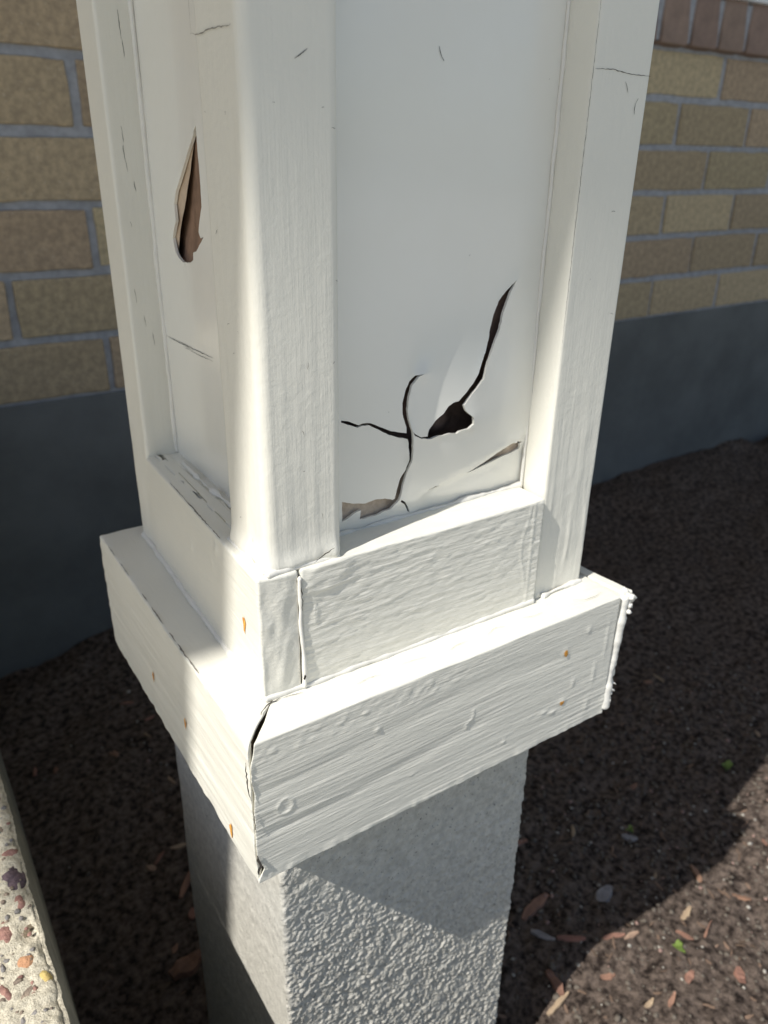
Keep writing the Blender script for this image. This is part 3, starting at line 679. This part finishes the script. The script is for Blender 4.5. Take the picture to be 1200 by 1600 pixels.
mobj('caulk_bead', *bead([(.0795, .10, .004), (.088, .4, .004), (.101, .785, .004), (.106, .90, .004)], .0085, 120, .12), caulk_m, col)
mobj('caulk_bead', *bead([(.095, .101, ZR+.002), (.16, .104, ZR+.001), (.250, .105, ZR-.001)], .0075, 60, .16), caulk_m, col)
mobj('caulk_bead', *bead([(.097, .11, ZR+.001), (.099, .18, ZR+.001), (.103, .278, ZR-.001)], .0060, 40, .2), caulk_m, col)
mobj('caulk_bead', *bead([(.262, .178, ZR+.001), (.45, .179, ZR+.001), (.62, .179, ZR+.001), (.772, .179, ZR+.001)], .0048, 120, .5), caulk_m, col)
mobj('caulk_bead', *bead([(.770, .179, ZR), (.772, .179, .6), (.772, .18, 1.5)], .004, 60, .1), caulk_m, col)
mobj('caulk_bead', *bead([(.1775, .779, ZR), (.177, .780, .6), (.177, .780, 1.5)], .006, 60, .1), caulk_m, col)
mobj('caulk_bead', *bead([(.160, .30, ZR+.002), (.164, .42, ZR+.002), (.158, .55, ZR+.003), (.163, .70, ZR+.002)], .0045, 90, .6), caulk_m, col)
mobj('caulk_bead', *bead([(.79, .097, .003), (.85, .1, .006), (.93, .102, .003)], .0055, 40, .3), caulk_m, col)
# ---- hairline cracks, scuffs and chipped edges (thin dark slivers lying on the paint)
def ribbon(pts, width, normal, n=None, jit=.25, lift=.0012, seed=0):
    rr = random.Random(seed); a = np.array(pts, float); s = np.r_[0, np.cumsum(np.linalg.norm(np.diff(a, axis=0), axis=1))]
    n = n or max(4, int(s[-1]/.006)); t = np.linspace(0, s[-1], n); P = np.stack([np.interp(t, s, a[:, k]) for k in range(3)], 1)
    nv = np.array(normal, float); nv /= np.linalg.norm(nv); V = []; F = []
    for i in range(n):
        tg = P[min(i+1, n-1)]-P[max(i-1, 0)]; tg /= np.linalg.norm(tg)+1e-9; sd_ = np.cross(nv, tg)
        w_ = width*(.25+.75*math.sin(math.pi*(i+.3)/(n-.4)))*rr.uniform(.5, 1.3)
        c = P[i]+sd_*rr.uniform(-jit, jit)*width*2+nv*lift
        V += [tuple(c-sd_*w_/2), tuple(c+sd_*w_/2)]
        if i: F.append((2*i-2, 2*i-1, 2*i+1, 2*i))
    return V, F
Fn, Ln = (0, -1, 0), (-1, 0, 0)
dark = []; soft = []
def cr(lst, pts, w_, nrm, seed=0, lift=.0012): lst.append(ribbon(pts, w_*.8, nrm, seed=seed, lift=lift))
def onl(l):
    a = resamp(l, 30); return [tuple(p) for p in pl_(a, hl(a))]
cr(dark, [(.778, B, 1.086), (.82, B, 1.088), (.87, B, 1.083), (.926, B, 1.082)], .0016, Fn, 1)
cr(dark, [(.90, B, 1.045), (.893, B, 1.03), (.896, B, 1.018)], .0016, Fn, 2)
cr(soft, [(.86, B, 1.07), (.868, B, 1.06), (.87, B, 1.052)], .0018, Fn, 3)
cr(dark, [(.491, YP, 1.106), (.495, YP, 1.093), (.501, YP, 1.085)], .0022, Fn, 4)
cr(dark, [(.184, B, 1.063), (.195, B, 1.069), (.205, B, 1.077)], .0014, Fn, 5)
cr(dark, onl([(.785, .552), (.65, .5535), (.60, .552)]), .0017, Ln, 6)
cr(dark, onl([(.70, .556), (.60, .5565), (.49, .560)]), .0019, Ln, 7)
cr(dark, onl([(.66, .549), (.58, .549), (.49, .553)]), .0014, Ln, 8)
cr(soft, [(A, .278, 1.102), (A, .25, 1.098), (A, .2, 1.101), (A, .13, 1.099)], .0022, Ln, 9, .002)
cr(soft, [(A, .2765, 1.25), (A, .2765, 1.1)], .0016, Ln, 10, .002)
for i, (x, z, l) in enumerate(((.149, 1.19, .05), (.152, 1.14, .03), (.131, .985, .03), (.130, .95, .03), (.132, .92, .02), (.145, .88, .02), (.128, .80, .01), (.12, .66, .03), (.135, .60, .025), (.15, .56, .03))):
    cr(dark if i < 6 else soft, [(x, .7835, z), (x+.001, .7835, z-l/2), (x+.002, .7835, z-l)], .0014, Fn, 20+i)
ry = random.Random(21)
for i in range(26):
    f_ = ry.random(); L_ = ry.uniform(.003, .012); an = ry.uniform(0, math.pi)
    if f_ < .45: x, z = ry.uniform(.12, .25), ry.uniform(.32, 1.2); p = (x, B, z); q = (x+L_*math.cos(an), B, z+L_*math.sin(an)); nrm = Fn
    elif f_ < .6: x, z = ry.uniform(.29, .75), ry.uniform(.3, 1.15); p = (x, YP-.012, z); q = (x+.4*L_*math.cos(an), YP-.012, z+.4*L_*math.sin(an)); nrm = Fn
    elif f_ < .8: x, z = ry.uniform(.79, .92), ry.uniform(.3, 1.15); p = (x, B, z); q = (x+L_*math.cos(an), B, z+L_*math.sin(an)); nrm = Fn
    else: x, z = ry.uniform(.13, .27), ry.uniform(.3, 1.2); p = (A, x, z); q = (A, x+L_*math.cos(an), z+L_*math.sin(an)); nrm = Ln
    cr(soft if ry.random() < .6 else dark, [p, ((p[0]+q[0])/2+ (0 if nrm == Ln else .001), (p[1]+q[1])/2, (p[2]+q[2])/2+.001), q], .0011, nrm, 60+i)
# reveal edge of right stile, rail bottom seams
cr(soft, [(.7735, B, 1.25), (.7735, B, .9), (.7735, B, .6)], .0018, Fn, 90)
cr(dark, [(.108, .084, .002), (.085, .083, .002), (.065, .074, .002), (.054, .060, .002)], .0035, (0, 0, 1), 91, .0015)
cr(dark, [(.151, .078, .002), (.125, .083, .002), (.108, .084, .002)], .0016, (0, 0, 1), 92, .0015)
cr(dark, [(.84, .045, .004), (.865, .030, .004), (.90, .028, .004), (.925, .034, .004)], .0014, (0, 0, 1), 93, .0015)
cr(dark, [(.158, .087, .245), (.1575, .087, .225), (.159, .087, .20), (.158, .087, .18)], .0026, Fn, 94, .002)
cr(dark, [(.159, .087, .035), (.1605, .087, .025)], .006, Fn, 95, .002)
cr(dark, [(.235, B, .285), (.205, B, .272), (.19, B-.002, .266)], .0028, Fn, 96, .009)
cr(dark, [(-.006, -.001, -.03), (-.004, -.001, -.09), (0, -.001, -.124)], .0034, (-.7, -.7, 0), 97, .003)  # dark slivers down the corner joint stand in for shade in its gap
cr(dark, [(.003, -.001, -.15), (.005, -.001, -.207)], .0022, (-.7, -.7, 0), 98, .003)
cr(dark, [(.006, -.001, -.265), (.007, -.001, -.29), (.005, -.001, -.315)], .0085, (-.5, -.8, 0), 99, .003)  # wider dark sliver painted for the shaded hole in the joint
for i in range(5): cr(soft, [(.25+.11*i, .045+.01*math.sin(i*2), .0015), (.28+.11*i, .05+.01*math.sin(i*3), .0015), (.31+.11*i, .047, .0015)], .0012, (0, 0, 1), 100+i)
V, F = join(dark); o = mobj('hairline_cracks', V, F, crack_m, col, False); o['kind'] = 'stuff'
V, F = join(soft); o = mobj('hairline_scuffs', V, F, crack_soft_m, col, False); o['kind'] = 'stuff'
chips = []
for i, (y0, y1, w_) in enumerate(((.30, .36, .006), (.37, .41, .004), (.45, .53, .005), (.56, .60, .003), (.70, .78, .003), (.24, .30, .004), (.82, .88, .003))):
    chips.append(ribbon([(.0035, y, .0015) for y in np.linspace(y0, y1, 6)], w_*.7, (-.5, 0, .85), seed=120+i, jit=.15))
for i, (y0, y1, w_) in enumerate(((.33, .50, .0028), (.50, .60, .002), (.28, .33, .002))):
    chips.append(ribbon([(.076+.024*(y-.09)/.69+.003, y, ZR+.0005) for y in np.linspace(y0, y1, 8)], w_, (-.4, 0, .9), seed=140+i, jit=.15))
for i in range(5):
    z = .12+.09*i; chips.append(ribbon([(A+.004, .9035, z), (A+.0035, .9035, z+.05)], .003, (-1, -.2, 0), seed=160+i, jit=.6, lift=.003))
V, F = join(chips); o = mobj('edge_chips', V, F, edge_chip_m, col, False); o['kind'] = 'stuff'
# ---- rust spots and filled nail heads
def rust(p, nrm, rx, rz, seed):
    rr = random.Random(seed); nv = np.array(nrm, float); side = np.cross(nv, (0, 0, 1)); V = [tuple(np.array(p)+nv*.003)]; n = 14
    for k in range(n):
        a = 2*math.pi*k/n; m_ = rr.uniform(.65, 1.2); V.append(tuple(np.array(p)+nv*.0016+side*math.cos(a)*rx*1.25*m_+np.array((0, 0, 1))*math.sin(a)*rz*(1.2 if math.sin(a) > 0 else 1.9)*m_))
    F = [(0, 1+k, 1+(k+1) % n) for k in range(n)]
    mobj('rust_spot', V, F, rust_m, col)
rust((.079, .170, .134), Ln, .0055, .012, 1); rust((0, .121, -.306), Ln, .005, .014, 2); rust((0, .356, -.2), Ln, .004, .010, 3)
rust((0, .579, -.216), Ln, .004, .012, 4); rust((.79, 0, -.098), Fn, .005, .006, 5); rust((.80, 0, -.243), Fn, .006, .005, 6)

# ================================================================ BED: pebbles, chips, weeds
def sz(x, y): return float(soil_h(np.array([x]), np.array([y]))[0])
rp = random.Random(77)
PM = [mat('pebble_pale', (.46, .43, .38), .7, .4, var=.3, vscale=200), mat('pebble_rose', (.36, .235, .20), .7, .4, var=.3, vscale=200), mat('pebble_dull', (.17, .145, .12), .8, .3, var=.3, vscale=200)]
def onsoil(x, y): return not (.02 < x < .82 and 0 < y < .80)
for mi, cnt, (r0, r1) in ((0, 460, (.0025, .010)), (1, 300, (.003, .012)), (2, 3400, (.004, .013))):
    parts = []
    for k in range(cnt):
        x = rp.uniform(.3, 3.8) if rp.random() < .8 else rp.uniform(-.2, 7); y = rp.uniform(-.6, 1.2) if rp.random() < .7 else rp.uniform(1.2, 3.4)
        if not onsoil(x, y): continue
        r_ = rp.uniform(r0, r1)*(1.0 if rp.random() < .93 else 1.5); parts.append(blob((x, y, sz(x, y)+r_*.25), r_, r_*rp.uniform(.6, 1), r_*.6, rp.uniform(0, 3), k, 4, 6, .25))
    V, F = join(parts); o = mobj(['pale_pebbles', 'rose_pebbles', 'soil_crumbs'][mi], V, F, PM[mi]); o['kind'] = 'stuff'
    tag(o, ['tiny pale pebbles scattered over the dark soil bed', 'tiny rose brown pebbles scattered over the dark soil bed', 'small dull crumbs of soil covering the bed'][mi], 'pebbles')
chip_m = mat('red_wood_chip', (.36, .20, .14), .85, .2, vcol=(.21, .12, .09), vscale=120, rnd=.25, stretch=(.3, 1, 1), bumps=[((.2, 1, 1), 900, .0003, 4)])
litter_m = mat('bark_litter_brown', (.26, .175, .13), .9, .1, vcol=(.11, .08, .06), vscale=25)
chipp_m = mat('pale_wood_chip', (.45, .33, .23), .85, .2, vcol=(.30, .21, .15), vscale=120, rnd=.2, stretch=(.3, 1, 1), bumps=[((.2, 1, 1), 900, .0003, 4)])
greyst_m = mat('grey_bed_stone', (.33, .31, .31), .8, .3, vcol=(.22, .20, .20), vscale=120, bumps=[((1, 1, 1), 500, .0006, 4)])
def chip(L, W, Tk, seed, m):
    r_ = random.Random(seed); n = 7; V = []; F = []
    for i in range(n):
        t = i/(n-1); x = (t-.5)*L; w_ = W*(.35+.65*math.sin(math.pi*min(max(t*.9+.08, 0), 1)))*r_.uniform(.75, 1.15); bend = .12*L*math.sin(t*3+seed)
        z = Tk*r_.uniform(.7, 1.2)
        V += [(x, bend*.5-w_/2, 0), (x, bend*.5-w_/2*.8, z), (x, bend*.5+w_/2*.8, z*r_.uniform(.7, 1.1)), (x, bend*.5+w_/2, 0)]
        if i:
            a, b = (i-1)*4, i*4
            for k in range(4): F.append((a+k, b+k, b+(k+1) % 4, a+(k+1) % 4))
    F.append((0, 1, 2, 3)); F.append(tuple((n-1)*4+k for k in (3, 2, 1, 0)))
    return V, F
rl = random.Random(91); parts = []
for k in range(520):
    x = rl.uniform(.9, 3.6) if rl.random() < .75 else rl.uniform(-.3, 6); y = rl.uniform(-.6, 1.4) if rl.random() < .7 else rl.uniform(.9, 3.4)
    if not onsoil(x, y): continue
    V, F = chip(rl.uniform(.014, .05), rl.uniform(.005, .014), .004, k, None); V = np.array(V); a = rl.uniform(0, 6.28); t_ = rl.uniform(-.5, .5)
    X = V[:, 0]*math.cos(t_); Zz = V[:, 2]+V[:, 0]*math.sin(t_)
    parts.append((np.stack([x+X*math.cos(a)-V[:, 1]*math.sin(a), y+X*math.sin(a)+V[:, 1]*math.cos(a), sz(x, y)+.003+Zz], 1), F))
V, F = join(parts); o = mobj('bark_litter', V, F, litter_m, None, False); tag(o, 'fine brown bark crumbs and splinters mixed into the bed soil', 'bark litter', None, 'stuff')
def place_chip(x, y, L, W, an, label, seed, m=None, name='wood_chip', cat='wood chip', grp=None, tilt=.1):
    V, F = chip(L, W, W*.28, seed, m); o = mobj(name, V, F, m or chip_m, None, False)
    o.location = Vector((x, y, sz(x, y)+.003))*S; o.rotation_euler = (tilt*math.sin(seed), tilt*math.cos(seed*2), an)
    return tag(o, label, cat, grp)
BIG = [(1.434, .522, .20, .060, .3, 'long dull red wood chip in shade right of the pier, the largest chip'), (1.443, .325, .13, .035, -.5, 'narrow red wood chip lying just inside the shadow right of the pier'),
       (2.196, .28, .11, .035, 1.1, 'orange red wood chip right on the edge of the column shadow'), (1.264, .234, .12, .048, 1.3, 'knotted orange wood chip at the shadow edge nearest the pier'),
       (1.22, .17, .14, .028, 0.0, 'slim pale splinter beside the knotted orange wood chip'), (1.909, -.133, .075, .05, .8, 'broad flat pink wood chip near the right edge of the sunlit soil'),
       (1.72, -.037, .07, .045, .4, 'small bright orange wood chip below the green weed'), (1.58, -.06, .075, .024, .5, 'short orange wood chip left of the bright orange one'),
       (1.50, -.02, .06, .024, .2, 'short tan orange wood chip nearest the bottom edge of the picture'), (2.28, .10, .09, .028, -.9, 'thin orange sliver of wood in the sunlit soil to the right'),
       (1.96, .06, .16, .012, .2, 'thin red twig reaching from the weed to the right'), (1.30, .62, .16, .03, -.9, 'thin dark red splinter in the shade beside the pier'), (1.60, .24, .11, .03, -.3, 'dark red wood chip across the foot of the shadow'),
       (.30, 1.55, .30, .040, .9, 'long thin reddish wood splinter in deep shade left of the pier'), (.12, 1.15, .16, .10, .3, 'broad dull red bark piece in deep shade left of the pier')]
for i, (x, y, L, W, an, lb) in enumerate(BIG): place_chip(x, y, L*.88, W*.85, an, lb, i+1, chipp_m if 'pale' in lb or 'tan' in lb else chip_m)
place_chip(1.748, .415, .11, .062, .35, 'flat grey stone lying in the shade right of the pier', 51, greyst_m, 'grey_stone', 'stone')
place_chip(1.36, .40, .10, .03, -.9, 'long pale grey stone beside the pier in shade', 52, greyst_m, 'grey_stone', 'stone')
place_chip(2.10, .58, .075, .04, -.6, 'light grey stone beside the middle weed in the shade', 53, greyst_m, 'grey_stone', 'stone')
place_chip(.16, .62, .09, .06, .2, 'grey stone at the foot of the step in deep shade', 54, greyst_m, 'grey_stone', 'stone')
rg = random.Random(31)
for k in range(46):
    x = rg.uniform(1.2, 3.4); y = rg.uniform(-.35, 2.2)
    if k > 24: x = rg.uniform(-.2, .9); y = rg.uniform(.85, 3.0)
    lit = y < .25 and x > 1
    place_chip(x, y, rg.uniform(.04, .09), rg.uniform(.015, .03), rg.uniform(0, 3.1), 'small reddish wood chip lying on the sunlit soil' if lit else ('small reddish wood chip in the deep shade between step and pier' if k > 24 else 'small reddish wood chip in the shade behind the column'), 100+k, chip_m if rg.random() < .7 else chipp_m,
               grp='small chips on the sunlit soil' if lit else ('small chips left of the pier' if k > 24 else 'small chips in the shade behind'))
leaf_m = mat('weed_leaf', (.20, .28, .06), .6, .4, vcol=(.13, .20, .045), vscale=100)
def weed(x, y, s, label, seed, n=9):
    r_ = random.Random(seed); z0 = sz(x, y); t = thing('weed_seedling', label, 'weed', (x, y, z0))
    mobj('stem', *tube([(x, y, z0-.01), (x+.004, y, z0+s*.3), (x, y+.003, z0+s*.5)], [.004, .003, .002], 6), leaf_m, t)
    for k in range(n):
        a = k*2.4+r_.uniform(-.3, .3); L = s*r_.uniform(.35, .75); w_ = L*.28; el = r_.uniform(.3, 1.2); V = []; F = []
        b = Vector((x, y, z0+s*(.2+.3*k/n))); d = Vector((math.cos(a)*math.cos(el), math.sin(a)*math.cos(el), math.sin(el))); sd_ = Vector((-math.sin(a), math.cos(a), 0))
        for i in range(6):
            u = i/5; c = b+d*L*u+Vector((0, 0, -L*.35*u*u)); ww = w_*math.sin(math.pi*min(1, .08+.92*u**.8))
            V += [tuple(c-sd_*ww), tuple(c+Vector((0, 0, -.15*ww))), tuple(c+sd_*ww)]
            if i: q = i*3; F += [(q-3, q-2, q+1, q), (q-2, q-1, q+2, q+1)]
        mobj('leaf', V, F, leaf_m, t)
weed(1.773, .065, .055, 'bright green weed seedling standing in the sunlit soil', 1)
weed(2.87, .60, .07, 'dark green weed seedling in shade near the right edge', 2)
weed(2.143, .612, .04, 'tiny green weed seedling in the middle of the column shadow', 3, 6)
weed(1.36, .62, .04, 'small green weed sprout in shade against the pier foot', 4, 6)
